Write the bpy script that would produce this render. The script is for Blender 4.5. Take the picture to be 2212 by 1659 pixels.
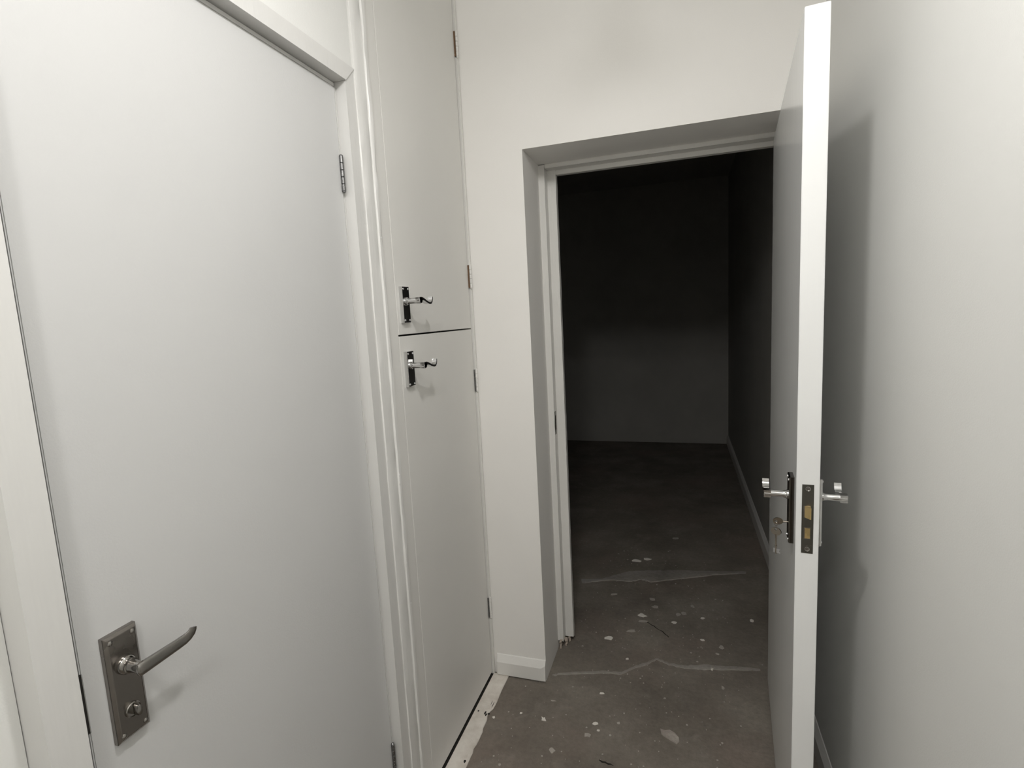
import bpy, bmesh, math, random
from mathutils import Vector, Matrix

for _o in list(bpy.data.objects):
    bpy.data.objects.remove(_o)
S = bpy.context.scene
COL = S.collection

# ------------------------------------------------------------------ camera
CAM_H = 1.4668
a, b, c = -0.313233720, -0.127197628, -0.0514793273
fwd = Vector((math.sin(a) * math.cos(b), math.cos(a) * math.cos(b), math.sin(b)))
rt = fwd.cross(Vector((0, 0, 1))).normalized()
up = rt.cross(fwd)
r2 = math.cos(c) * rt + math.sin(c) * up
u2 = -math.sin(c) * rt + math.cos(c) * up
cam_d = bpy.data.cameras.new("camera")
cam = bpy.data.objects.new("camera", cam_d)
COL.objects.link(cam)
cam.matrix_world = Matrix(((r2.x, u2.x, -fwd.x, 0), (r2.y, u2.y, -fwd.y, 0), (r2.z, u2.z, -fwd.z, CAM_H), (0, 0, 0, 1)))
cam_d.sensor_fit = 'HORIZONTAL'
cam_d.sensor_width = 36.0
cam_d.lens = 1143.2 * 36.0 / 2212.0
cam_d.clip_start = 0.02
S.camera = cam

# ------------------------------------------------------------------ world, light, exposure
W = bpy.data.worlds.new("world")
S.world = W
W.use_nodes = True
W.node_tree.nodes["Background"].inputs[0].default_value = (0.02, 0.02, 0.02, 1)
W.node_tree.nodes["Background"].inputs[1].default_value = 0.3
LAMP = Vector((-0.12, 0.56, 2.42))       # pendant over the corridor, just above the frame
LAMP_FILL = Vector((-0.06, -0.62, 2.58))    # added fill lamp, unseen behind the camera
LCOL = (1.0, 0.98, 0.965)
def light(name, kind, loc, watts, size):
    d = bpy.data.lights.new(name, kind)
    d.energy = watts
    d.color = LCOL
    if kind == 'AREA':
        d.shape = 'DISK'
        d.size = size
    else:
        d.shadow_soft_size = size
    o = bpy.data.objects.new(name, d)
    o.location = loc
    COL.objects.link(o)
    return o
light("pendant_light", 'AREA', LAMP, 7.6, 0.085)
light("pendant_glow", 'POINT', LAMP - Vector((0, 0, 0.055)), 3.0, 0.04)
light("pendant_glow", 'POINT', LAMP_FILL, 28.0, 0.08)  # fill light added behind the camera
S.view_settings.view_transform = 'Standard'
S.view_settings.look = 'None'
S.view_settings.gamma = 1.0
S.view_settings.exposure = 0.12
S.view_settings.use_curve_mapping = False
S.cycles.max_bounces = 10
S.cycles.diffuse_bounces = 6
S.cycles.sample_clamp_indirect = 6.0
S.cycles.use_denoising = True

# ------------------------------------------------------------------ materials
def new_mat(name):
    m = bpy.data.materials.new(name)
    m.use_nodes = True
    nt = m.node_tree
    return m, nt, nt.nodes["Principled BSDF"]

def nd(nt, kind, **kw):
    n = nt.nodes.new(kind)
    for k, v in kw.items():
        if k in n.inputs:
            n.inputs[k].default_value = v
        else:
            setattr(n, k, v)
    return n

def ramp(nt, src, stops):
    r = nt.nodes.new("ShaderNodeValToRGB")
    el = r.color_ramp.elements
    while len(el) < len(stops):
        el.new(0.5)
    for e, (p, col) in zip(el, stops):
        e.position = p
        e.color = (*col, 1) if len(col) == 3 else col
    nt.links.new(src, r.inputs[0])
    return r

def mixc(nt, fac, c1, c2, blend='MIX'):
    m = nt.nodes.new("ShaderNodeMix")
    m.data_type = 'RGBA'
    m.blend_type = blend
    if hasattr(fac, "is_linked") or hasattr(fac, "links"):
        nt.links.new(fac, m.inputs[0])
    else:
        m.inputs[0].default_value = fac
    for i, cc in ((6, c1), (7, c2)):
        if isinstance(cc, tuple):
            m.inputs[i].default_value = (*cc, 1)
        else:
            nt.links.new(cc, m.inputs[i])
    return m.outputs[2]

def coords(nt, scale=(1, 1, 1)):
    tc = nt.nodes.new("ShaderNodeNewGeometry")
    mp = nt.nodes.new("ShaderNodeMapping")
    mp.inputs["Scale"].default_value = scale
    nt.links.new(tc.outputs["Position"], mp.inputs[0])
    return mp.outputs[0]

def paint(name, col, rough=0.5, spec=0.4, vary=0.03, bump=0.06, bscale=260, stretch=(1, 1, 1)):
    m, nt, p = new_mat(name)
    v = coords(nt)
    n1 = nd(nt, "ShaderNodeTexNoise", Scale=2.2, Detail=3.0)
    nt.links.new(v, n1.inputs["Vector"])
    dark = tuple(x * (1 - vary) for x in col)
    lite = tuple(min(1, x * (1 + vary)) for x in col)
    rp = ramp(nt, n1.outputs[0], [(0.35, dark), (0.65, lite)])
    nt.links.new(rp.outputs[0], p.inputs["Base Color"])
    v2 = coords(nt, stretch)
    n2 = nd(nt, "ShaderNodeTexNoise", Scale=bscale, Detail=2.0)
    nt.links.new(v2, n2.inputs["Vector"])
    n3 = nd(nt, "ShaderNodeTexNoise", Scale=bscale * 0.12, Detail=2.0)
    nt.links.new(v2, n3.inputs["Vector"])
    ad = nd(nt, "ShaderNodeMath", operation='ADD')
    nt.links.new(n2.outputs[0], ad.inputs[0])
    nt.links.new(n3.outputs[0], ad.inputs[1])
    bp = nd(nt, "ShaderNodeBump", Strength=bump, Distance=0.002)
    nt.links.new(ad.outputs[0], bp.inputs["Height"])
    nt.links.new(bp.outputs[0], p.inputs["Normal"])
    p.inputs["Roughness"].default_value = rough
    p.inputs["Specular IOR Level"].default_value = spec
    return m

def metal(name, col, rough, scale=(1, 1, 1), nz=40, amt=0.1):
    m, nt, p = new_mat(name)
    v = coords(nt, scale)
    n1 = nd(nt, "ShaderNodeTexNoise", Scale=nz, Detail=3.0)
    nt.links.new(v, n1.inputs["Vector"])
    rr = ramp(nt, n1.outputs[0], [(0.3, (max(0.02, rough - amt),) * 3), (0.7, (rough + amt,) * 3)])
    nt.links.new(rr.outputs[0], p.inputs["Roughness"])
    p.inputs["Base Color"].default_value = (*col, 1)
    p.inputs["Metallic"].default_value = 1.0
    return m

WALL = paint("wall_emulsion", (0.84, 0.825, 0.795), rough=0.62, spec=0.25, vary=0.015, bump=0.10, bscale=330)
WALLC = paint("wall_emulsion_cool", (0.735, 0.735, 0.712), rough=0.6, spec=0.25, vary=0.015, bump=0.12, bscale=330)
INNER = paint("darkened_inner_room", (0.40, 0.39, 0.365), rough=0.85, spec=0.15, vary=0.05, bump=0.12, bscale=120)  # base colour darkened so the room past the doorway looks unlit
CEIL = paint("ceiling_emulsion", (0.80, 0.80, 0.78), rough=0.8, spec=0.2, bump=0.05)
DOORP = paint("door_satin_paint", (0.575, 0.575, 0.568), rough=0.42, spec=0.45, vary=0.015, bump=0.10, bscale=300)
DOORS = paint("door_brushed_gloss", (0.76, 0.765, 0.755), rough=0.22, spec=0.5, vary=0.02, bump=0.12, bscale=150, stretch=(1, 1, 0.03))
CUPP = paint("cupboard_paint", (0.73, 0.72, 0.69), rough=0.42, spec=0.45, vary=0.02, bump=0.12, bscale=280)
GLOSS = paint("trim_gloss_paint", (0.74, 0.735, 0.712), rough=0.34, spec=0.5, vary=0.02, bump=0.30, bscale=120, stretch=(1, 1, 0.10))
FRAMEP = paint("door_frame_gloss", (0.66, 0.655, 0.635), rough=0.34, spec=0.5, vary=0.02, bump=0.25, bscale=120, stretch=(1, 1, 0.10))
GLOSSB = paint("frame_gloss_paint", (0.73, 0.72, 0.69), rough=0.34, spec=0.5, vary=0.03, bump=0.5, bscale=90, stretch=(1, 1, 0.25))
SKIRT = paint("skirting_paint", (0.76, 0.75, 0.72), rough=0.4, spec=0.45, vary=0.03, bump=0.15, bscale=160)
DARKW = paint("dark_void", (0.03, 0.028, 0.025), rough=0.9, spec=0.1)
CHROME = metal("polished_chrome", (0.66, 0.66, 0.66), 0.07, amt=0.03)
SATIN = metal("worn_satin_nickel", (0.27, 0.25, 0.23), 0.24, nz=22, amt=0.05)
STEEL = metal("lever_steel", (0.36, 0.345, 0.325), 0.16, amt=0.05)
CHROME_REFL = metal("chrome_dark_reflection", (0.10, 0.09, 0.08), 0.10, amt=0.03)  # near-black tint stands in for a dark reflection in chrome
DSTEEL = metal("dark_lock_steel", (0.13, 0.125, 0.11), 0.38, amt=0.08)
BRASS = metal("latch_brass", (0.72, 0.55, 0.27), 0.32, amt=0.08)
NICKEL = metal("key_nickel", (0.36, 0.32, 0.27), 0.22, amt=0.06)
SCREWM = metal("domed_screw_head", (0.75, 0.75, 0.75), 0.42, amt=0.05)
HINGEM = metal("hinge_steel", (0.22, 0.22, 0.22), 0.30, nz=160, amt=0.15)
RUST = paint("rusty_hinge_edge", (0.16, 0.10, 0.06), rough=0.7, spec=0.2)
FLAKE = paint("old_paint_flake", (0.74, 0.71, 0.65), rough=0.75, spec=0.2, vary=0.1)
FLAKED = paint("grey_plaster_flake", (0.40, 0.37, 0.33), rough=0.85, spec=0.2, vary=0.1)
WOODB = paint("bare_broken_wood", (0.55, 0.47, 0.40), rough=0.8, spec=0.2, vary=0.25, bump=0.6, bscale=120)

def floor_mat(name, base, lite, red, rough=0.8):
    m, nt, p = new_mat(name)
    v = coords(nt)
    n1 = nd(nt, "ShaderNodeTexNoise", Scale=3.0, Detail=8.0, Roughness=0.62)
    n2 = nd(nt, "ShaderNodeTexNoise", Scale=9.0, Detail=6.0, Roughness=0.6, Distortion=0.8)
    n3 = nd(nt, "ShaderNodeTexNoise", Scale=55.0, Detail=4.0, Roughness=0.7)
    n4 = nd(nt, "ShaderNodeTexNoise", Scale=1.7, Detail=4.0)
    for n in (n1, n2, n3, n4):
        nt.links.new(v, n.inputs["Vector"])
    r1 = ramp(nt, n1.outputs[0], [(0.32, tuple(x * 0.74 for x in base)), (0.50, base), (0.68, lite)])
    r4 = ramp(nt, n4.outputs[0], [(0.50, (0, 0, 0)), (0.68, (0.55, 0.55, 0.55))])
    cc = mixc(nt, r4.outputs[0], r1.outputs[0], red)
    r2 = ramp(nt, n2.outputs[0], [(0.54, (0, 0, 0)), (0.72, (0.62, 0.62, 0.62))])
    cc = mixc(nt, r2.outputs[0], cc, lite)
    r3 = ramp(nt, n3.outputs[0], [(0.25, (0.82, 0.82, 0.82)), (0.75, (1.12, 1.12, 1.12))])
    cc = mixc(nt, 1.0, cc, r3.outputs[0], 'MULTIPLY')
    # scattered specks of old paint
    vo = nd(nt, "ShaderNodeTexVoronoi", Scale=34.0)
    nt.links.new(v, vo.inputs["Vector"])
    sp = ramp(nt, vo.outputs["Distance"], [(0.07, (1, 1, 1)), (0.11, (0, 0, 0))])
    sel = nd(nt, "ShaderNodeTexNoise", Scale=6.0, Detail=2.0)
    nt.links.new(v, sel.inputs["Vector"])
    sr = ramp(nt, sel.outputs[0], [(0.56, (0, 0, 0)), (0.60, (0.75, 0.75, 0.75))])
    ms = nd(nt, "ShaderNodeMath", operation='MULTIPLY')
    nt.links.new(sp.outputs[0], ms.inputs[0])
    nt.links.new(sr.outputs[0], ms.inputs[1])
    cc = mixc(nt, ms.outputs[0], cc, (0.42, 0.40, 0.36))
    nt.links.new(cc, p.inputs["Base Color"])
    ad = nd(nt, "ShaderNodeMath", operation='ADD')
    nt.links.new(n2.outputs[0], ad.inputs[0])
    nt.links.new(n3.outputs[0], ad.inputs[1])
    bp = nd(nt, "ShaderNodeBump", Strength=0.35, Distance=0.006)
    nt.links.new(ad.outputs[0], bp.inputs["Height"])
    nt.links.new(bp.outputs[0], p.inputs["Normal"])
    p.inputs["Roughness"].default_value = rough
    p.inputs["Specular IOR Level"].default_value = 0.3
    return m

FLOOR = floor_mat("bare_concrete", (0.190, 0.168, 0.141), (0.25, 0.226, 0.193), (0.235, 0.185, 0.155))
CEMENT = floor_mat("pale_cement", (0.30, 0.28, 0.25), (0.36, 0.34, 0.31), (0.31, 0.26, 0.225))
CEMENTP = floor_mat("pale_patch", (0.36, 0.32, 0.285), (0.44, 0.41, 0.37), (0.36, 0.30, 0.26))

def strip_mat():
    m, nt, p = new_mat("worn_white_sill_paint")
    v = coords(nt)
    n1 = nd(nt, "ShaderNodeTexNoise", Scale=14.0, Detail=7.0, Roughness=0.65)
    n2 = nd(nt, "ShaderNodeTexNoise", Scale=60.0, Detail=5.0, Roughness=0.7)
    nt.links.new(v, n1.inputs["Vector"])
    nt.links.new(v, n2.inputs["Vector"])
    r1 = ramp(nt, n1.outputs[0], [(0.32, (0.58, 0.53, 0.47)), (0.6, (0.76, 0.72, 0.66))])
    r2 = ramp(nt, n2.outputs[0], [(0.27, (0.30, 0.26, 0.22)), (0.33, (1, 1, 1))])
    cc = mixc(nt, 0.7, r1.outputs[0], r2.outputs[0], 'MULTIPLY')
    nt.links.new(cc, p.inputs["Base Color"])
    bp = nd(nt, "ShaderNodeBump", Strength=0.4, Distance=0.003)
    nt.links.new(n2.outputs[0], bp.inputs["Height"])
    nt.links.new(bp.outputs[0], p.inputs["Normal"])
    p.inputs["Roughness"].default_value = 0.55
    return m
STRIP = strip_mat()

# ------------------------------------------------------------------ mesh helpers
def link(name, bm, mat, parent=None, M=None, smooth=False, bevel=0.0, seg=2):
    if bevel:
        bmesh.ops.bevel(bm, geom=[e for e in bm.edges if len(e.link_faces) == 2 and e.calc_face_angle(0) > 0.5],
                        offset=bevel, segments=seg, affect='EDGES', clamp_overlap=True)
    if M is not None:
        bm.transform(M)
    bmesh.ops.recalc_face_normals(bm, faces=bm.faces[:])
    if smooth:
        for f in bm.faces:
            f.smooth = True
    me = bpy.data.meshes.new(name)
    bm.to_mesh(me)
    bm.free()
    if smooth:
        try:
            me.set_sharp_from_angle(angle=math.radians(38))
        except Exception:
            pass
    me.materials.append(mat)
    o = bpy.data.objects.new(name, me)
    COL.objects.link(o)
    if parent:
        o.parent = parent
    return o

def box(bm, x0, x1, y0, y1, z0, z1):
    r = bmesh.ops.create_cube(bm, size=1)
    bmesh.ops.transform(bm, matrix=Matrix.Translation(((x0 + x1) / 2, (y0 + y1) / 2, (z0 + z1) / 2)) @
                        Matrix.Diagonal((abs(x1 - x0), abs(y1 - y0), abs(z1 - z0), 1)), verts=r['verts'])
    return bm

def boxes(*bs):
    bm = bmesh.new()
    for q in bs:
        box(bm, *q)
    return bm

def loft(bm, rings, cap=True):
    vs = [[bm.verts.new(p) for p in ring] for ring in rings]
    n = len(vs[0])
    for i in range(len(vs) - 1):
        for j in range(n):
            k = (j + 1) % n
            bm.faces.new((vs[i][j], vs[i][k], vs[i + 1][k], vs[i + 1][j]))
    if cap:
        bm.faces.new(vs[0][::-1])
        bm.faces.new(vs[-1])
    return bm

def lathe(bm, prof, axis=2, n=20, off=(0, 0, 0)):
    """prof: (radius, height) along an axis."""
    rings = []
    for r, h in prof:
        ring = []
        for k in range(n):
            t = 2 * math.pi * k / n
            q = [0, 0, 0]
            q[axis] = h
            q[(axis + 1) % 3] = r * math.cos(t)
            q[(axis + 2) % 3] = r * math.sin(t)
            ring.append((q[0] + off[0], q[1] + off[1], q[2] + off[2]))
        rings.append(ring)
    return loft(bm, rings)

def prism(bm, pts, z0, z1, jit=0):
    lo = [(x, y, z0) for x, y in pts]
    hi = [(x, y, z1) for x, y in pts]
    return loft(bm, [lo, hi])

def tag(o, label=None, cat=None, group=None, kind=None):
    if label: o['label'] = label
    if cat: o['category'] = cat
    if group: o['group'] = group
    if kind: o['kind'] = kind
    return o

def empty(name, loc=(0, 0, 0), rz=0.0):
    o = bpy.data.objects.new(name, None)
    o.empty_display_size = 0.1
    COL.objects.link(o)
    o.location = loc
    o.rotation_euler = (0, 0, rz)
    return o

def struct(o, label, cat):
    return tag(o, label, cat, kind='structure')

XL = -0.76           # face of the left joinery
YB = 1.90            # face of the back wall
XR = 0.415           # face of the right wall
ZC = 2.75            # ceiling
rnd = random.Random(4)

# ------------------------------------------------------------------ setting
bm = bmesh.new()
box(bm, -2.8, 0.75, -2.7, 6.2, -0.12, 0.0)
floor = struct(link("floor", bm, FLOOR), "bare grey-brown concrete floor running through the open doorway", "floor")
bm = boxes((-2.8, 0.75, -2.7, 2.1, ZC, ZC + 0.1))
struct(link("ceiling", bm, CEIL), "plain white painted ceiling over the corridor", "ceiling")
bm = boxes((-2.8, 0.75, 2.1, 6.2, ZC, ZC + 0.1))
struct(link("ceiling_inner", bm, INNER), "ceiling of the unlit room beyond the doorway, its colour darkened", "ceiling")

# left wall: recessed stretch, panel over the door, backing behind door and cupboards
bm = boxes((-0.92, -0.802, -2.6, 0.386, 0, ZC),
           (-0.92, XL, 0.386, 1.205, 2.085, ZC),
           (-0.96, -0.92, -2.6, 2.0, 0, ZC),
           (-0.92, XL - 0.003, 1.205, 1.290, 0, ZC))
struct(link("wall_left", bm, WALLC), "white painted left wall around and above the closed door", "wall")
# back wall around the opening
bm = boxes((-2.7, -0.533, YB, 2.25, 0, ZC), (-0.533, 0.389, YB, 2.25, 2.053, ZC), (0.389, 0.75, YB, 2.25, 0, ZC))
struct(link("wall_back", bm, WALL), "white painted back wall pierced by the deep doorway", "wall")
bm = boxes((XR, 0.75, -2.6, YB, 0, ZC))
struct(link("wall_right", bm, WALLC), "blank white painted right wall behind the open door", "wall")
bm = boxes((-0.96, 0.75, -2.7, -2.6, 0, ZC))
struct(link("wall_rear", bm, WALL), "white end wall of the corridor behind the camera", "wall")
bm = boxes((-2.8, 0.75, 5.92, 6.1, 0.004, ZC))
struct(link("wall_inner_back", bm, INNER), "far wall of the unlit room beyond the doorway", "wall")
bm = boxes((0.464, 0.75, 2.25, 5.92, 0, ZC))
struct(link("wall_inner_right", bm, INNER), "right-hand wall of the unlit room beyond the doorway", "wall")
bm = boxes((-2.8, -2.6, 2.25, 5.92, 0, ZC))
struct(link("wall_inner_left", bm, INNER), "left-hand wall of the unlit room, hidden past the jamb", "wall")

# skirtings
def skirting_profile(bm, p0, p1, n, t=0.016, h=0.086, ch=0.024, z0=0.0):
    p0, p1, n = Vector(p0), Vector(p1), Vector(n)
    rings = []
    for p in (p0, p1):
        rings.append([(p + n * d + Vector((0, 0, z))) for d, z in ((0, z0), (t, z0), (t, h - ch), (t * 0.9, h - ch + 0.003), (0.003, h), (0, h))])
    return loft(bm, rings)

bm = bmesh.new()
z0 = 0.006
pr = [(0.0, z0), (0.018, z0), (0.018, 0.060), (0.004, 0.086), (0.0, 0.088)]
xs = [(-0.7415, 0.50, 0.35), (-0.7395, 0.92, 0.8), (-0.7365, 1.0, 1.0), (-0.5515, 1.0, 1.0), (-0.533, 1.0, 1.0)]
rings = []
for i, (x, kd, kz) in enumerate(xs):
    ring = []
    for d, z in pr:
        zz = z if i else max(z0 + 0.003, min(z, 0.083))
        ring.append((x, YB - d * kd, zz))
    rings.append(ring)
# right end: bevel runs round the return
rings[-1] = [(-0.533, YB, z0), (-0.533, YB - 0.0165, z0), (-0.533, YB - 0.0135, 0.070), (-0.5335, YB - 0.002, 0.087), (-0.5335, YB, 0.088)]
loft(bm, rings)
struct(link("baseboard_back", bm, SKIRT, bevel=0.0008, seg=1), "short white bevel-topped skirting beside the left foot of the doorway", "skirting")
bm = bmesh.new()
skirting_profile(bm, (XR, -2.6, 0), (XR, YB, 0), (-1, 0, 0), t=0.015)
struct(link("baseboard_right", bm, SKIRT), "white skirting low on the right wall behind the open door", "skirting")
bm = bmesh.new()
skirting_profile(bm, (0.464, 2.25, 0), (0.464, 5.92, 0), (-1, 0, 0), h=0.10)
struct(link("baseboard_inner", bm, SKIRT), "white skirting along the right wall of the dark room", "skirting")

# ------------------------------------------------------------------ frame of the closed left door (trim_1)
t1 = struct(empty("trim_1", (XL, 0.8, 0)), "white painted frame around the closed left door", "door frame")
def inpar(o, par):
    o.parent = par
    o.matrix_parent_inverse = par.matrix_world.inverted() if False else Matrix.Translation(-Vector(par.location))
    return o
def jamb_bm(y0, y1, z1a, z1b):
    """z1a top at y0, z1b top at y1 (mitre)"""
    x0, x1 = -0.86, XL + 0.001
    bm = bmesh.new()
    loft(bm, [[(x0, y0, 0), (x1, y0, 0), (x1, y1, 0), (x0, y1, 0)],
              [(x0, y0, z1a), (x1, y0, z1a), (x1, y1, z1b), (x0, y1, z1b)]])
    return bm
bm = jamb_bm(1.172, 1.211, 2.046, 2.084)
inpar(link("jamb", bm, FRAMEP, bevel=0.003, seg=3, smooth=True), t1)
bm = jamb_bm(0.387, 0.432, 2.084, 2.046)
inpar(link("jamb", bm, FRAMEP, bevel=0.0045, seg=3, smooth=True), t1)
bm = bmesh.new()
x0, x1 = -0.86, XL + 0.004
loft(bm, [[(x0, 0.4325, 2.0462), (x1, 0.4325, 2.0462), (x1, 0.3875, 2.0852), (x0, 0.3875, 2.0852)],
          [(x0, 1.1715, 2.0462), (x1, 1.1715, 2.0462), (x1, 1.2105, 2.0852), (x0, 1.2105, 2.0852)]])
inpar(link("head", bm, FRAMEP, bevel=0.0025, seg=2, smooth=True), t1)
bm = boxes((-0.86, -0.789, 0.436, 1.170, 2.034, 2.0455))
inpar(link("stop_bead", bm, FRAMEP, bevel=0.002), t1)
bm = boxes((-0.86, -0.787, 1.1645, 1.1715, 0.0, 2.034))
inpar(link("stop_bead", bm, FRAMEP, bevel=0.0022), t1)

# cover strip between the door frame and the cupboards (trim_2)
bm = bmesh.new()
def strip_section(bm, pts, z0, z1, nz=60, amp=0.0007, seed=1):
    q = random.Random(seed)
    rings = []
    for i in range(nz + 1):
        z = z0 + (z1 - z0) * i / nz
        ring = []
        for k, (x, y) in enumerate(pts):
            j = amp if 0 < k < len(pts) - 1 else 0
            ring.append((x + q.uniform(-j, j), y + q.uniform(-j, j) * 1.3, z))
        rings.append(ring)
    return loft(bm, rings)
strip_section(bm, [(-0.80, 1.2115), (-0.7565, 1.2115), (-0.7555, 1.2125), (-0.7553, 1.233), (-0.7553, 1.256), (-0.757, 1.258), (-0.80, 1.258)], 0, ZC)
o = link("cover_board", bm, GLOSS, smooth=True)
t2 = struct(empty("trim_2", (XL, 1.24, 0)), "narrow white cover strip between door frame and cupboards", "trim")
inpar(o, t2)
bm = bmesh.new()
strip_section(bm, [(-0.80, 1.258), (-0.7545, 1.2582), (-0.7515, 1.260), (-0.7508, 1.266), (-0.7515, 1.2725), (-0.7545, 1.2742), (-0.80, 1.2745)], 0, ZC, amp=0.0011, seed=5)
inpar(link("bead", bm, GLOSS, smooth=True), t2)
bm = bmesh.new()
for (z, r_) in ((1.045, 0.0022), (1.02, 0.003), (0.80, 0.0026), (0.785, 0.0022), (0.70, 0.002), (1.36, 0.002), (0.66, 0.0022), (0.45, 0.0018), (1.69, 0.0018)):
    bmesh.ops.create_icosphere(bm, subdivisions=1, radius=r_, matrix=Matrix.Translation((-0.7512, 1.2655 + rnd.uniform(-0.006, 0.004), z)) @ Matrix.Diagonal((0.6, 1, 1.6, 1)))
o = inpar(link("paint_drip", bm, GLOSS, smooth=True), t2)
o['kind'] = 'stuff'

# ------------------------------------------------------------------ frame of the cupboards (trim_3)
t3 = struct(empty("trim_3", (XL, 1.6, 0)), "slim white frame around the two cupboard doors", "cupboard frame")
inpar(link("stile", boxes((-0.86, -0.7605, 1.2748, 1.331, 0.0, ZC)), CUPP), t3)
inpar(link("stile", boxes((-0.86, -0.752, 1.8855, YB, 0.0, ZC)), GLOSSB, bevel=0.002), t3)
inpar(link("top_panel", boxes((-0.86, -0.7605, 1.331, 1.8855, 2.664, ZC)), CUPP), t3)
inpar(link("backing", boxes((-0.92, -0.90, 1.29, YB, 0.0, ZC)), DARKW), t3)

# painted sill board along the foot of the cupboards (trim_4)
bm = bmesh.new()
ny = 130
L, Rr = [], []
q = random.Random(9)
wob = 0
top = []
for i in range(ny + 1):
    y = -0.6 + (1.889 + 0.6) * i / ny
    wob = 0.55 * wob + q.uniform(-0.0008, 0.0008)
    xr = -0.690 - 0.004 * (1.9 - y) * 0 + wob
    if abs(y - 1.665) < 0.016:
        xr -= 0.009
    if 1.60 < y < 1.65 or 1.505 < y < 1.525:
        xr -= 0.004
    top.append((xr, y))
rings = [[(-0.7545, y, -0.02), (-0.7545, y, 0.004), (xr - 0.003, y, 0.004), (xr, y, 0.002), (xr + 0.001, y, -0.02)] for xr, y in top]
loft(bm, rings)
t4 = struct(empty("trim_4", (-0.73, 1.5, 0)), "worn white painted sill board at the foot of the cupboards", "sill board")
inpar(link("sill_board", bm, STRIP), t4)
inpar(link("gap_shade_strip", boxes((-0.90, -0.7543, -0.6, 1.889, -0.02, 0.0012)), DARKW), t4)  # near-black strip: shade under the cupboard doors put in as colour
def blob(pts_center, rx, ry, n=9, seed=0, rot=0.0):
    q = random.Random(seed)
    out = []
    for k in range(n):
        t = 2 * math.pi * k / n
        m = q.uniform(0.65, 1.15)
        x, y = rx * m * math.cos(t), ry * m * math.sin(t)
        out.append((pts_center[0] + x * math.cos(rot) - y * math.sin(rot), pts_center[1] + x * math.sin(rot) + y * math.cos(rot)))
    return out
for i, (x, y, rx, ry) in enumerate(((-0.7120, 1.668, 0.0035, 0.010), (-0.7055, 1.660, 0.004, 0.007), (-0.6975, 1.667, 0.004, 0.005), (-0.7020, 1.446, 0.005, 0.007),
                                    (-0.7400, 1.672, 0.004, 0.004), (-0.7030, 1.410, 0.003, 0.005), (-0.6975, 1.715, 0.0012, 0.018), (-0.7055, 1.722, 0.001, 0.014))):
    bm = bmesh.new()
    prism(bm, blob((x, y), rx, ry, seed=i), 0.0035, 0.0046)
    inpar(link("paint_chip_hole", bm, DARKW), t4)

# ------------------------------------------------------------------ doorway lining (trim_5)
t5 = struct(empty("trim_5", (-0.07, 2.15, 0)), "white gloss-painted door lining deep in the back doorway", "door frame")
def ragged_post(x0, x1, y0, y1, z0, z1, seed, amp=0.0006, nz=50):
    q = random.Random(seed)
    bm = bmesh.new()
    rings = []
    for i in range(nz + 1):
        z = z0 + (z1 - z0) * i / nz
        rings.append([(x + q.uniform(-amp, amp), y + q.uniform(-amp, amp), z) for x, y in ((x0, y0), (x1, y0), (x1, y1), (x0, y1))])
    # uneven broken foot
    rings[0] = [(x, y, z + q.uniform(-0.004, 0.012)) for x, y, z in rings[0]]
    return loft(bm, rings)
inpar(link("jamb", ragged_post(-0.536, -0.5085, 2.120, 2.215, 0.034, 2.05, 2), GLOSSB, bevel=0.0), t5)
inpar(link("stop", ragged_post(-0.5085, -0.4735, 2.166, 2.1945, 0.020, 2.037, 3), GLOSSB), t5)
inpar(link("jamb", boxes((0.359, 0.389, 2.120, 2.215, 0.0, 2.05)), GLOSSB, bevel=0.0015), t5)
inpar(link("stop", boxes((0.326, 0.359, 2.166, 2.1945, 0.0, 2.037)), GLOSSB, bevel=0.0015), t5)
inpar(link("head", boxes((-0.5085, 0.359, 2.120, 2.215, 2.037, 2.053)), GLOSSB, bevel=0.002), t5)
inpar(link("stop", boxes((-0.4735, 0.326, 2.166, 2.1945, 2.019, 2.037)), GLOSSB, bevel=0.002), t5)
tag(inpar(link("strike_plate", boxes((-0.509, -0.5070, 2.124, 2.146, 0.965, 1.062)), DSTEEL), t5), "dark metal strike plate in the left jamb")
inpar(link("strike_hole", boxes((-0.5078, -0.5066, 2.128, 2.141, 0.985, 1.045)), DARKW), t5)
# broken wood at the foot of the jamb
for i, (x, y, w, h) in enumerate(((-0.520, 2.118, 0.012, 0.040), (-0.500, 2.140, 0.014, 0.036), (-0.492, 2.17, 0.010, 0.03))):
    q = random.Random(30 + i)
    bm = bmesh.new()
    rings = []
    for k in range(5):
        f = k / 4
        ww = w * (0.45 + 0.55 * f) * q.uniform(0.8, 1.2)
        cx, cy = x + q.uniform(-0.003, 0.003), y + q.uniform(-0.003, 0.003)
        rings.append([(cx - ww / 2, cy - ww / 2, h * f), (cx + ww / 2, cy - ww / 2, h * f + q.uniform(-0.003, 0.003)), (cx + ww / 2, cy + ww / 2, h * f), (cx - ww / 2, cy + ww / 2, h * f)])
    loft(bm, rings)
    tag(inpar(link("splinter", bm, WOODB), t5), "broken bare wood at the foot of the left jamb")

# ------------------------------------------------------------------ ironmongery
def basis(origin, a, b, n):
    a, b, n = Vector(a), Vector(b), Vector(n)
    o = Vector(origin)
    return Matrix(((a.x, b.x, n.x, o.x), (a.y, b.y, n.y, o.y), (a.z, b.z, n.z, o.z), (0, 0, 0, 1)))

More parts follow.
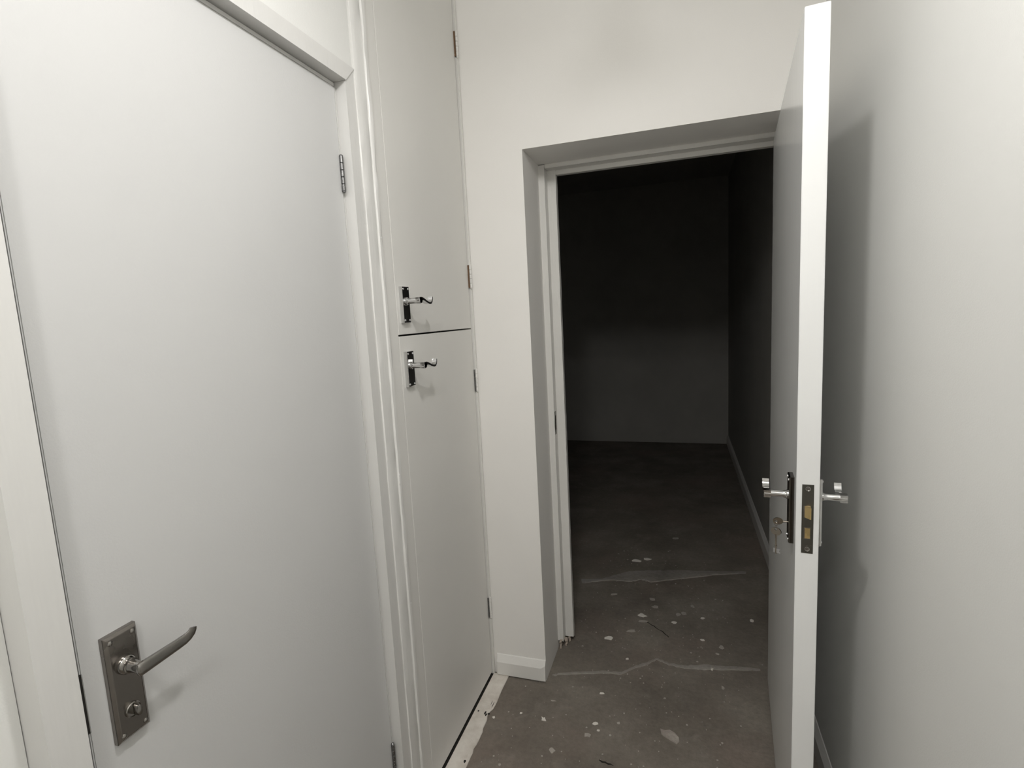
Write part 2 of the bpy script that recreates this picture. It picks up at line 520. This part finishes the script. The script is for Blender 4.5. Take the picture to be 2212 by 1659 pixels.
def backplate(parent, M, w, h, t, cb, mat, smat, sin=0.007, rim=0.0045, scr=0.0032, hole=None):
    """plate spanning a in [-w/2, w/2], b in [cb-h, cb] (b=0 at spindle)"""
    bm = bmesh.new()
    rings = []
    for ins, z in ((0, 0), (0, t * 0.62), (rim * 0.12, t * 0.72), (rim, t * 0.97), (rim + 0.0012, t)):
        a0, a1, b0, b1 = -w / 2 + ins, w / 2 - ins, cb - h + ins, cb - ins
        rings.append([(a0, b0, z), (a1, b0, z), (a1, b1, z), (a0, b1, z)])
    loft(bm, rings)
    pl = link("backplate", bm, mat, parent, M)
    for sx in (-1, 1):
        for bb in (cb - sin - rim, cb - h + sin + rim):
            bm = bmesh.new()
            lathe(bm, [(scr * 1.05, t - 0.0005), (scr, t + 0.0008), (scr * 0.6, t + 0.0017), (scr * 0.1, t + 0.0020)], axis=2, n=14,
                  off=(sx * (w / 2 - sin - rim * 0.6), bb, 0))
            link("screw", bm, smat, pl, M, smooth=True)
    return pl

def scroll_lever(parent, M, mat, n_out=0.047):
    bm = bmesh.new()
    lathe(bm, [(0.0105, 0.006), (0.0108, 0.0135), (0.0092, 0.0145), (0.0082, 0.018), (0.0080, 0.022), (0.0086, 0.038), (0.0090, n_out - 0.0012), (0.0078, n_out)], axis=2, n=24)
    path = [(-0.008, 0.000, 0.0088), (-0.002, 0.001, 0.0088), (0.005, 0.0045, 0.0052), (0.014, 0.0040, 0.0036), (0.026, 0.0005, 0.0030), (0.040, -0.0045, 0.0027), (0.053, -0.0075, 0.0026),
            (0.063, -0.0070, 0.0026), (0.0695, -0.002, 0.0025), (0.0725, 0.005, 0.0023), (0.0735, 0.0115, 0.0018)]
    rings = []
    for i, (pa, pb, hh) in enumerate(path):
        q0 = path[max(0, i - 1)]
        q1 = path[min(len(path) - 1, i + 1)]
        ta = Vector((q1[0] - q0[0], q1[1] - q0[1])).normalized()
        nx, ny_ = -ta.y, ta.x
        wd = 0.0145
        n0 = n_out - wd
        n1 = n_out
        rings.append([(pa - nx * hh, pb - ny_ * hh, n0), (pa - nx * hh, pb - ny_ * hh, n1), (pa + nx * hh, pb + ny_ * hh, n1), (pa + nx * hh, pb + ny_ * hh, n0)])
    loft(bm, rings)
    return link("lever", bm, mat, parent, M, smooth=True)

def straight_lever(parent, M, mat, n_out=0.044, length=0.098):
    bm = bmesh.new()
    lathe(bm, [(0.0135, 0.009), (0.0135, 0.014), (0.0122, 0.016), (0.0095, 0.0175), (0.0090, 0.020), (0.0105, 0.0205), (0.0108, 0.0225), (0.0092, 0.023), (0.0082, 0.030), (0.0080, n_out + 0.001), (0.0060, n_out + 0.0035)], axis=2, n=28)
    rings = []
    st = [(-0.0085, 0.0, 0.0045, 0.002), (-0.007, 0, 0.0080, 0.0032), (-0.003, 0, 0.0098, 0.0040), (0.006, 0.0, 0.0098, 0.0040), (0.03, 0.0, 0.0092, 0.0036), (0.056, 0.000, 0.0086, 0.0033),
          (0.068, 0.0005, 0.0084, 0.0030), (0.0740, 0.0025, 0.0080, 0.0028), (0.0785, 0.0060, 0.0074, 0.0026), (0.0810, 0.0105, 0.0066, 0.0022), (0.0820, 0.0135, 0.0056, 0.0018)]
    for i, (pa, pb, hb, hn) in enumerate(st):
        q0 = st[max(0, i - 1)]
        q1 = st[min(len(st) - 1, i + 1)]
        ta = Vector((q1[0] - q0[0], q1[1] - q0[1])).normalized()
        nx, ny_ = -ta.y, ta.x
        ring = []
        for k in range(16):
            t = 2 * math.pi * k / 16
            cb_, cn = math.cos(t), math.sin(t)
            cb_ = math.copysign(abs(cb_) ** 0.7, cb_)
            cn = math.copysign(abs(cn) ** 0.6, cn)
            ring.append((pa + nx * hb * cb_, pb + ny_ * hb * cb_, n_out + hn * cn + 0.004 * max(0, (pa - 0.066) / 0.016) ** 2))
        rings.append(ring)
    loft(bm, rings)
    return link("lever", bm, mat, parent, M, smooth=True)

def hinge(parent, x, y, z0, z1, r, mat, leafmat=None, nk=5, leaf=0.004, cap=True, M=None):
    bm = bmesh.new()
    h = (z1 - z0) / nk
    for k in range(nk):
        lathe(bm, [(r * 0.8, z0 + k * h + 0.0003), (r, z0 + k * h + 0.0010), (r, z0 + (k + 1) * h - 0.0010), (r * 0.8, z0 + (k + 1) * h - 0.0003)], axis=2, n=14, off=(x, y, 0))
    if cap:
        lathe(bm, [(r * 0.9, z1), (r * 0.9, z1 + 0.002), (r * 0.5, z1 + 0.004), (r * 0.1, z1 + 0.005)], axis=2, n=14, off=(x, y, 0))
        lathe(bm, [(r * 0.1, z0 - 0.005), (r * 0.5, z0 - 0.004), (r * 0.9, z0 - 0.002), (r * 0.9, z0)], axis=2, n=14, off=(x, y, 0))
    hg = link("hinge", bm, mat, parent, M, smooth=True)
    if leafmat:
        bm = boxes((x - 0.030, x - r * 0.75, y - r - leaf - 0.0012, y - r * 0.5, z0, z1))
        link("hinge_leaf", bm, leafmat, hg, M)
    return hg

# ------------------------------------------------------------------ closed left door (door_1)
d1 = struct(empty("door_1"), "flush white left door, closed, with long straight nickel lever", "door")
link("door_leaf", boxes((-0.825, -0.785, 0.449, 1.1625, 0.006, 2.031)), DOORP, d1, bevel=0.0015)
M = basis((-0.785, 0.5015, 0.994), (0, 1, 0), (0, 0, 1), (1, 0, 0))
pl = backplate(d1, M, 0.0485, 0.164, 0.0105, 0.052, SATIN, STEEL, sin=0.0055, rim=0.0042, scr=0.0038)
pl['label'] = "worn satin nickel backplate with privacy snib"
straight_lever(d1, M, STEEL)
# privacy snib: round boss with a raised oval thumb-turn
bm = bmesh.new()
lathe(bm, [(0.0110, 0.0095), (0.0110, 0.0125), (0.0100, 0.0135), (0.0098, 0.0120), (0.001, 0.0115)], axis=2, n=24, off=(0, -0.071, 0))
sn = link("snib", bm, STEEL, d1, M, smooth=True)
bm = bmesh.new()
rings = []
for z, s in ((0.0105, 1.0), (0.022, 1.0), (0.0245, 0.85), (0.0255, 0.4)):
    rings.append([(0.0045 * s * math.cos(2 * math.pi * k / 16) * (1.0) + 0.001, -0.071 + 0.0085 * s * math.sin(2 * math.pi * k / 16), z) for k in range(16)])
loft(bm, rings)
link("thumb_turn", bm, STEEL, sn, M, smooth=True)
for z0_, z1_ in ((1.790, 1.872), (0.215, 0.297)):
    hg = hinge(d1, -0.7805, 1.160, z0_, z1_, 0.0050, HINGEM, None, nk=5)
    hg['label'] = "bare steel hinge barrel"
# latch keep showing as a dark gap by the left jamb
o = link("latch_edge", boxes((-0.7868, -0.7838, 0.4435, 0.4500, 0.925, 1.012)), DARKW, d1)
bm = boxes((-0.787, -0.7835, 0.4492, 0.4504, 0.925, 1.012))
tag(link("latch_face", bm, CHROME, d1), "bright sliver of the latch face")

# ------------------------------------------------------------------ cupboard doors
def cupboard_door(z0, z1, zs, hz, name_label, rusty):
    e = empty("cupboard_door", (XL, 1.60, z0))
    tag(e, name_label, "cupboard door", "pair of stacked cupboard doors")
    T = Matrix.Translation(-Vector(e.location))
    link("door_panel", boxes((-0.785, XL, 1.334, 1.8795, z0, z1)), CUPP, e, T, bevel=0.0012)
    M = T @ basis((XL, 1.3725, zs), (0, 1, 0), (0, 0, 1), (1, 0, 0))
    backplate(e, M, 0.0410, 0.103, 0.0105, 0.0415, CHROME, SCREWM, sin=0.0062, rim=0.0008, scr=0.0029)
    scroll_lever(e, M, CHROME, n_out=0.058)
    for (ha, hb), rs in zip(hz, rusty):
        hinge(e, -0.7512, 1.8838, ha, hb, 0.0046, SKIRT, RUST if rs else HINGEM, nk=5, leaf=0.0006, M=T)
    return e
cupboard_door(1.4305, 2.660, 1.525, ((2.395, 2.478), (1.581, 1.664)), "tall upper cupboard door above the dark joint, chrome scroll lever at its bottom corner", (True, True))
cupboard_door(0.0135, 1.4255, 1.340, ((1.188, 1.271), (0.254, 0.338)), "lower cupboard door under the dark joint, chrome scroll lever at its top corner", (False, False))

# ------------------------------------------------------------------ open door (door_2)
DW = 0.885
dirv = Vector((-0.0883, -1.0, 0)).normalized()
P0 = Vector((0.2305, 1.220, 0))
O2 = P0 - dirv * DW
d2 = struct(empty("door_2", O2, math.atan2(dirv.y, dirv.x)), "plain white door standing open edge-on, key in its lock", "door")
link("door_leaf", boxes((0, DW, 0, 0.044, 0.008, 2.024)), DOORS, d2, bevel=0.0012)
ZS = 1.038
SX = DW - 0.058
ML = basis((SX, 0, ZS), (-1, 0, 0), (0, 0, 1), (0, -1, 0))
MR = basis((SX, 0.044, ZS), (-1, 0, 0), (0, 0, 1), (0, 1, 0))
for M, lab in ((ML, "lock plate on the room side of the open door, dark reflection in its colour"), (MR, "chrome lock plate facing the right wall")):
    p_ = backplate(d2, M, 0.042, 0.152, 0.0105, 0.0455, CHROME_REFL if M is ML else CHROME, SCREWM, sin=0.0062, rim=0.0008, scr=0.0029)
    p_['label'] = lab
    scroll_lever(d2, M, CHROME, n_out=0.060)
# mortice lock on the leading edge
zl0, zl1 = 0.9285, 1.0815
yc = 0.0222
lk = link("lock_faceplate", boxes((DW - 0.002, DW + 0.0009, yc - 0.0112, yc + 0.0112, zl0, zl1)), DSTEEL, d2, bevel=0.0003, seg=1)
lk['label'] = "dark steel mortice lock faceplate with brass bolts"
bm = bmesh.new()     # sprung latch: a bevelled tongue
za, zb = 1.009, 1.0335
loft(bm, [[(DW + 0.0005, yc - 0.0065, za), (DW + 0.0005, yc + 0.0055, za), (DW + 0.0125, yc + 0.0055, za - 0.0002), (DW + 0.0125, yc + 0.0030, za)],
          [(DW + 0.0005, yc - 0.0065, zb), (DW + 0.0005, yc + 0.0055, zb), (DW + 0.0125, yc + 0.0055, zb), (DW + 0.0125, yc + 0.0030, zb)]])
link("latch_bolt", bm, BRASS, lk)
link("latch_slot", boxes((DW + 0.0006, DW + 0.0013, yc - 0.0082, yc + 0.0066, za - 0.0012, zb + 0.0012)), STEEL, lk)
link("deadbolt_slot", boxes((DW + 0.0004, DW + 0.0012, yc - 0.0066, yc + 0.0062, 0.9605, 0.9870)), STEEL, lk)
link("deadbolt", boxes((DW + 0.0005, DW + 0.0020, yc - 0.0050, yc + 0.0050, 0.9625, 0.9850)), BRASS, lk)
for zc in (zl0 + 0.0095, zl1 - 0.0095):
    bm = bmesh.new()
    lathe(bm, [(0.0052, DW + 0.0006), (0.0052, DW + 0.0014), (0.0042, DW + 0.0016), (0.0036, DW + 0.0011), (0.0014, DW + 0.0011), (0.0010, DW + 0.0016), (0.0002, DW + 0.0016)], axis=0, n=20, off=(0, yc, zc))
    link("screw", bm, STEEL, lk, smooth=True)
# worn stamped marks, unreadable in the photograph: short pale strokes
def stamp(zc, y0, y1, n, hh, seed):
    q = random.Random(seed)
    bm = bmesh.new()
    for k in range(n):
        y = y0 + (y1 - y0) * (k + 0.5) / n
        w = (y1 - y0) / n * 0.28
        z = zc + q.uniform(-0.0002, 0.0002)
        box(bm, DW + 0.0008, DW + 0.0012, y - w, y - w * 0.3, z - hh, z + hh)
        box(bm, DW + 0.0008, DW + 0.0012, y - w, y + w, z + (hh - 0.0003) * q.choice((-1, 1, 0)), z + (hh - 0.0003) * q.choice((-1, 1, 0)) + 0.0005)
    return bm
st_ = link("stamped_marks", stamp(0.9465, yc - 0.0085, yc + 0.0095, 7, 0.0011, 3), STEEL, lk)
st_ = link("stamped_marks", stamp(1.0565, yc - 0.006, yc + 0.008, 5, 0.0010, 8), DSTEEL, lk)
# butt hinges on the far edge
for zz in (0.22, 1.02, 1.78):
    bm = bmesh.new()
    lathe(bm, [(0.0055, zz), (0.0055, zz + 0.1)], axis=2, n=14, off=(-0.003, 0.048, 0))
    link("hinge", bm, HINGEM, d2, smooth=True)
# ragged paint line along the far edge of the leaf
# (keyhole in the plate)
Tk = basis((SX, -0.0105, 0.973), (-1, 0, 0), (0, 0, 1), (0, -1, 0))
bm = bmesh.new()
lathe(bm, [(0.0034, -0.0004), (0.0034, 0.0004)], axis=2, n=16)
link("keyhole", bm, DARKW, d2, Tk)

# ------------------------------------------------------------------ keys (things of their own)
def d2w(x, y, z):
    return O2 + dirv * x + Vector((-dirv.y, dirv.x, 0)) * y + Vector((0, 0, z))
def bow(bm, cx, cz, rx, rz, t, hole=None, n=24):
    """flat oval key head in the local XZ plane, with a real hole"""
    o1 = [(cx + rx * math.cos(2 * math.pi * k / n), cz + rz * math.sin(2 * math.pi * k / n)) for k in range(n)]
    hx, hz, hr = hole
    i1 = [(cx + hx + hr * math.cos(2 * math.pi * k / n), cz + hz + hr * math.sin(2 * math.pi * k / n)) for k in range(n)]
    vs = {}
    for nm, pts, y in (('of', o1, -t), ('ob', o1, t), ('if', i1, -t), ('ib', i1, t)):
        vs[nm] = [bm.verts.new((x, y, z)) for x, z in pts]
    for k in range(n):
        j = (k + 1) % n
        bm.faces.new((vs['of'][k], vs['of'][j], vs['if'][j], vs['if'][k]))
        bm.faces.new((vs['ob'][j], vs['ob'][k], vs['ib'][k], vs['ib'][j]))
        bm.faces.new((vs['of'][j], vs['of'][k], vs['ob'][k], vs['ob'][j]))
        bm.faces.new((vs['if'][k], vs['if'][j], vs['ib'][j], vs['ib'][k]))
ang = math.atan2(dirv.y, dirv.x)
# key in the lock: lies along the normal of the leaf
kb = d2w(SX, -0.0105, 0.973)
k1 = empty("key", kb, ang - math.pi / 2)      # local +x points away from the leaf (towards -y of the leaf)
tag(k1, "small nickel key pushed into the lock of the open door", "key", "two door keys on the open door")
bm = bmesh.new()
lathe(bm, [(0.0019, -0.012), (0.0019, 0.0075), (0.0026, 0.008), (0.0026, 0.0095), (0.0019, 0.010)], axis=0, n=12)
link("shaft", bm, NICKEL, k1, smooth=True)
bm = bmesh.new()
bow(bm, 0.0195, 0.0, 0.0105, 0.0085, 0.0012, hole=(0.004, -0.001, 0.003))
link("bow", bm, NICKEL, k1, Matrix.Translation((0.0195, 0, 0)) @ Matrix.Rotation(math.radians(-8), 4, 'X') @ Matrix.Translation((-0.0195, 0, 0)), bevel=0.0003, seg=1)
# hanging key, on a small ring through the bow of the first
hk = d2w(SX, -0.0335, 0.9565)
rg = bmesh.new()
n = 20
rings = []
for k in range(n):
    t = 2 * math.pi * k / n
    cxr, czr = 0.0062 * math.cos(t), 0.0062 * math.sin(t)
    ring = []
    for j in range(8):
        s = 2 * math.pi * j / 8
        rr = 0.0062 + 0.0006 * math.cos(s)
        ring.append((rr * math.cos(t), 0.0006 * math.sin(s), rr * math.sin(t)))
    rings.append(ring)
loft(rg, rings + [rings[0]], cap=False)
bmesh.ops.remove_doubles(rg, verts=rg.verts[:], dist=1e-6)
ro = link("key_ring", rg, NICKEL, None, None, smooth=True)
ro.location = d2w(SX, -0.0345, 0.9665)
ro.rotation_euler = (0, 0, ang + 0.4)
tag(ro, "tiny wire ring joining the two keys at the open door", "key ring")
k2 = empty("key", hk, ang + math.radians(62))
tag(k2, "nickel key hanging upside down below the lock of the open door", "key", "two door keys on the open door")
bm = bmesh.new()
bow(bm, 0.0, -0.0085, 0.0115, 0.0095, 0.0013, hole=(0, 0.005, 0.0030))
link("bow", bm, NICKEL, k2, bevel=0.0003, seg=1)
bm = bmesh.new()
lathe(bm, [(0.0019, -0.062), (0.0019, -0.045), (0.0027, -0.0445), (0.0027, -0.042), (0.0019, -0.0415), (0.0019, -0.018), (0.003, -0.0165)], axis=2, n=12)
link("shaft", bm, NICKEL, k2, smooth=True)
bm = boxes((0.001, 0.0095, -0.0009, 0.0009, -0.0595, -0.0555), (0.001, 0.0075, -0.0009, 0.0009, -0.0555, -0.0515), (0.001, 0.0095, -0.0009, 0.0009, -0.0515, -0.0490),
           (-0.0055, -0.001, -0.0009, 0.0009, -0.0600, -0.0490))
link("bit", bm, CHROME, k2)

# ------------------------------------------------------------------ corridor pendant lamp above the frame, plus the added fill lamp
def pendant(lp, label):
    pd = empty("pendant_lamp", (lp.x, lp.y, ZC))
    tag(pd, label, "lamp", "corridor pendant lamps")
    T = Matrix.Translation((0, 0, -ZC))
    bm = bmesh.new()
    lathe(bm, [(0.045, ZC - 0.001), (0.045, ZC - 0.015), (0.02, ZC - 0.03), (0.004, ZC - 0.034)], axis=2, n=24)
    link("ceiling_rose", bm, SKIRT, pd, T, smooth=True)
    bm = bmesh.new()
    z = lp.z
    lathe(bm, [(0.015, z + 0.10), (0.018, z + 0.06), (0.03, z + 0.04), (0.098, z + 0.012), (0.100, z + 0.004), (0.03, z + 0.012)], axis=2, n=32)
    link("shade", bm, SKIRT, pd, T, smooth=True)
    if ZC - 0.03 > z + 0.11:
        bm = bmesh.new()
        lathe(bm, [(0.003, ZC - 0.03), (0.003, z + 0.10)], axis=2, n=10)
        link("flex", bm, SKIRT, pd, T, smooth=True)
pendant(LAMP, "white pendant lamp on a long flex, nearer the doorway")
pendant(LAMP_FILL + Vector((0, 0, 0.09)), "added unseen fill lamp close to the ceiling, behind the camera")

# ------------------------------------------------------------------ floor: ridges, patches, cracks
def ribbon(lo, hi, z, nsub=6, seed=0, amp=0.004):
    """solid slab between two polylines with the same point count; tapering to the floor"""
    q = random.Random(seed)
    def sub(pl):
        out = []
        for i in range(len(pl) - 1):
            for k in range(nsub):
                f = k / nsub
                out.append((pl[i][0] * (1 - f) + pl[i + 1][0] * f, pl[i][1] * (1 - f) + pl[i + 1][1] * f + q.uniform(-amp, amp)))
        out.append(pl[-1])
        return out
    A, B = sub(lo), sub(hi)
    m = len(A) - 1
    bm = bmesh.new()
    rings = []
    for i in range(m + 1):
        f = min(1.0, min(i, m - i) / (0.12 * m) + 0.15)
        (x0_, y0_), (x1_, y1_) = A[i], B[i]
        d = y1_ - y0_
        rings.append([(x0_, y0_, -0.002), (x0_, y0_ + 0.05 * d, z * f * 0.8), (x0_ * 0.6 + x1_ * 0.4, y0_ + 0.35 * d, z * f), (x1_, y1_ - 0.1 * d, z * f * 0.4), (x1_, y1_, -0.002)])
    return loft(bm, rings)
A_ = [(-0.517, 1.935), (-0.486, 1.951), (-0.329, 2.001), (-0.251, 2.010), (-0.204, 2.057), (-0.148, 2.102), (-0.114, 2.137), (-0.064, 2.116), (-0.001, 2.111), (0.075, 2.129), (0.20, 2.150), (0.290, 2.164)]
wid = [0.012, 0.016, 0.02, 0.018, 0.020, 0.022, 0.018, 0.018, 0.024, 0.04, 0.028, 0.012]
bm = ribbon([(x, y - w * 0.5) for (x, y), w in zip(A_, wid)], [(x, y + w * 0.5) for (x, y), w in zip(A_, wid)], 0.0024, seed=2, amp=0.0035)
o = link("cement_ridge", bm, CEMENT, floor)
o['label'] = "pale worn ridge across the threshold"
Blo = [(-0.53, 2.700), (-0.384, 2.766), (-0.272, 2.771), (-0.223, 2.800), (-0.171, 2.784), (-0.013, 2.854), (0.156, 2.935), (0.325, 2.989)]
Bhi = [(-0.545, 2.748), (-0.436, 2.765), (-0.366, 2.835), (-0.292, 2.895), (-0.20, 2.925), (-0.065, 2.955), (0.193, 2.998), (0.328, 3.018)]
bm = ribbon(Blo, Bhi, 0.005, seed=7, amp=0.004)
o = link("cement_patch", bm, CEMENT, floor)
o['label'] = "pale cement band just inside the dark room"
def crack(pts, w, name="crack"):
    bm = bmesh.new()
    q = random.Random(len(pts))
    rings = []
    P = []
    for i in range(len(pts) - 1):
        for k in range(4):
            f = k / 4
            P.append((pts[i][0] * (1 - f) + pts[i + 1][0] * f + q.uniform(-w, w), pts[i][1] * (1 - f) + pts[i + 1][1] * f + q.uniform(-w, w)))
    P.append(pts[-1])
    for x, y in P:
        ww = w * q.uniform(0.5, 1.1)
        rings.append([(x - ww * 0.6, y - ww, -0.002), (x - ww * 0.6, y - ww, 0.0006), (x + ww * 0.6, y + ww, 0.0006), (x + ww * 0.6, y + ww, -0.002)])
    loft(bm, rings)
    return link(name, bm, DARKW, floor)
crack([(-0.166, 2.404), (-0.127, 2.366), (-0.097, 2.341), (-0.068, 2.304)], 0.0022)

# ------------------------------------------------------------------ loose paint flakes and bits on the floor
def flake(name, x, y, sx, sy, mat, label, cat, seed, h=0.0016, rot=None, zb=0.0):
    q = random.Random(seed)
    n = q.choice((7, 8, 9, 10))
    rot = q.uniform(0, 3.1) if rot is None else rot
    pts = []
    for k in range(n):
        t = 2 * math.pi * (k + q.uniform(-0.25, 0.25)) / n
        m = q.uniform(0.5, 1.15)
        px, py = sx / 2 * m * math.cos(t), sy / 2 * m * math.sin(t)
        pts.append((px * math.cos(rot) - py * math.sin(rot), px * math.sin(rot) + py * math.cos(rot)))
    bm = bmesh.new()
    tilt = q.uniform(0.0002, 0.0016)
    loft(bm, [[(px, py, 0) for px, py in pts], [(px, py, h + tilt * (k % 2)) for k, (px, py) in enumerate(pts)]])
    o = link(name, bm, mat)
    o.location = (x, y, zb)
    return tag(o, label, cat, "loose flakes and crumbs on the floor")
FL = [
 (-0.271, 3.027, .062, .040, FLAKE, "left of two white flakes lying in the dark room past the cement band"),
 (-0.205, 3.058, .058, .036, FLAKE, "right of two white flakes lying in the dark room past the cement band"),
 (-0.047, 3.389, .050, .030, FLAKED, "dim flake lying farthest inside the dark room"),
 (-0.349, 2.620, .040, .016, FLAKED, "thin grey flake near the left end of the cement band"),
 (-0.157, 2.611, .036, .030, FLAKED, "grey flake just this side of the cement band, middle of the floor"),
 (-0.136, 2.545, .036, .030, FLAKED, "grey flake behind the white flake at the top of the crack"),
 (-0.194, 2.452, .044, .034, FLAKE, "white flake just above the top end of the floor crack"),
 (-0.189, 2.405, .050, .016, FLAKED, "narrow pale sliver at the top end of the floor crack"),
 (-0.235, 2.312, .060, .020, FLAKED, "scraped grey sliver to the left of the floor crack"),
 (-0.327, 2.239, .048, .036, FLAKE, "square white flake near the foot of the left jamb"),
 (-0.030, 2.498, .032, .030, FLAKED, "left of two round grey flakes to the right of the crack"),
 (-0.002, 2.516, .030, .026, FLAKED, "right of two round grey flakes to the right of the crack"),
 (-0.046, 2.426, .032, .020, FLAKE, "small pale flake right below the two round grey flakes"),
 (0.081, 2.490, .026, .022, FLAKE, "small pale flake on the right half of the inner floor"),
 (0.039, 2.588, .020, .026, FLAKED, "upright little grey flake behind the pale one on the right half"),
 (0.300, 2.520, .022, .022, FLAKE, "small white flake close to the open door inside the room"),
 (0.075, 2.315, .022, .016, FLAKE, "tiny pale flake right of the lower end of the crack"),
 (0.153, 2.279, .026, .032, FLAKED, "round grey crumb near the right end of the threshold ridge"),
 (0.133, 2.229, .016, .014, FLAKED, "little crumb just in front of the round grey crumb"),
 (-0.232, 2.108, .012, .012, FLAKE, "tiny white crumb by the middle of the threshold ridge"),
 (-0.308, 1.878, .020, .014, FLAKE, "bright white flake in front of the threshold ridge"),
 (-0.483, 1.794, .028, .008, FLAKED, "thin pinkish sliver in front of the skirting"),
 (-0.582, 1.703, .013, .009, FLAKE, "tiny white flake midway between sill board and sliver"),
 (-0.676, 1.658, .012, .012, FLAKE, "square white crumb beside the worn sill board"),
 (-0.494, 1.694, .022, .026, FLAKE, "pointed white flake in front of the thin sliver"),
 (-0.310, 1.720, .024, .016, FLAKE, "oval white flake in the middle of the near floor"),
 (-0.293, 1.690, .012, .012, FLAKE, "tiny white crumb just below the oval white flake"),
 (-0.326, 1.661, .026, .026, FLAKED, "faint grey flake below and left of the oval white flake"),
 (-0.229, 1.740, .014, .014, FLAKED, "small grey crumb right of the oval white flake"),
 (-0.432, 1.564, .022, .026, FLAKED, "faint grey flake near the bottom edge left of the twig"),
 (0.105, 2.122, .012, .020, FLAKE, "white crumb at the front of the threshold ridge near the door"),
 (0.140, 2.019, .014, .018, FLAKED, "grey crumb in front of the ridge near the open door"),
]
for i, (x, y, sx, sy, mt, lab) in enumerate(FL):
    zb = 0.0
    o = flake("paint_flake", x, y, sx, sy, mt, lab, "flake", 100 + i, zb=zb, rot=0.1 * (i % 5))
o = flake("plaster_flake", -0.052, 1.727, 0.088, 0.056, CEMENTP, "large brownish plaster flake on the near floor, biggest of all", "flake", 12, h=0.0022, rot=-0.5)
del o['group']
# dark twig
bm = bmesh.new()
rings = []
tp = [(-0.022, 0.006), (-0.012, 0.001), (-0.004, 0.002), (0.008, -0.002), (0.016, -0.001), (0.026, -0.005)]
for i, (x, y) in enumerate(tp):
    r_ = (0.0012, 0.0026, 0.0018, 0.0022, 0.0014, 0.0007)[i]
    rings.append([(x, y + r_ * math.cos(2 * math.pi * k / 8), 0.0022 + r_ * math.sin(2 * math.pi * k / 8)) for k in range(8)])
loft(bm, rings)
loft(bm, [[(-0.004 + 0.0008 * math.cos(k * 1.57), 0.002 + 0.0, 0.0022 + 0.0008 * math.sin(k * 1.57)) for k in range(4)],
          [(0.001 + 0.0005 * math.cos(k * 1.57), 0.009, 0.002 + 0.0005 * math.sin(k * 1.57)) for k in range(4)]])
o = link("twig", bm, DARKW)
o.location = (-0.250, 1.559, 0)
tag(o, "short dark twig at the bottom edge of the floor", "twig")
# fine crumbs nobody could count
q = random.Random(77)
bm = bmesh.new()
for k in range(420):
    x = q.uniform(-0.66, 0.26)
    y = q.uniform(1.45, 3.2)
    if y > 1.85 and x < -0.47:
        continue
    if 1.88 < y < 2.25 and x < -0.50:
        continue
    dx = min(abs(x - fx[0]) + abs(y - fx[1]) for fx in FL)
    if dx < 0.035 or x > 0.20:
        continue
    s = q.choice((0.0015, 0.002, 0.0025, 0.003, 0.0045)) * q.uniform(0.6, 1.1)
    n = 5
    pts = [(x + s * q.uniform(0.6, 1.2) * math.cos(2 * math.pi * j / n), y + s * q.uniform(0.6, 1.2) * math.sin(2 * math.pi * j / n)) for j in range(n)]
    prism(bm, pts, 0.0, q.uniform(0.0008, 0.002))
o = link("floor_debris", bm, FLAKED)
tag(o, "fine scatter of pale crumbs over the concrete floor", "debris", kind='stuff')
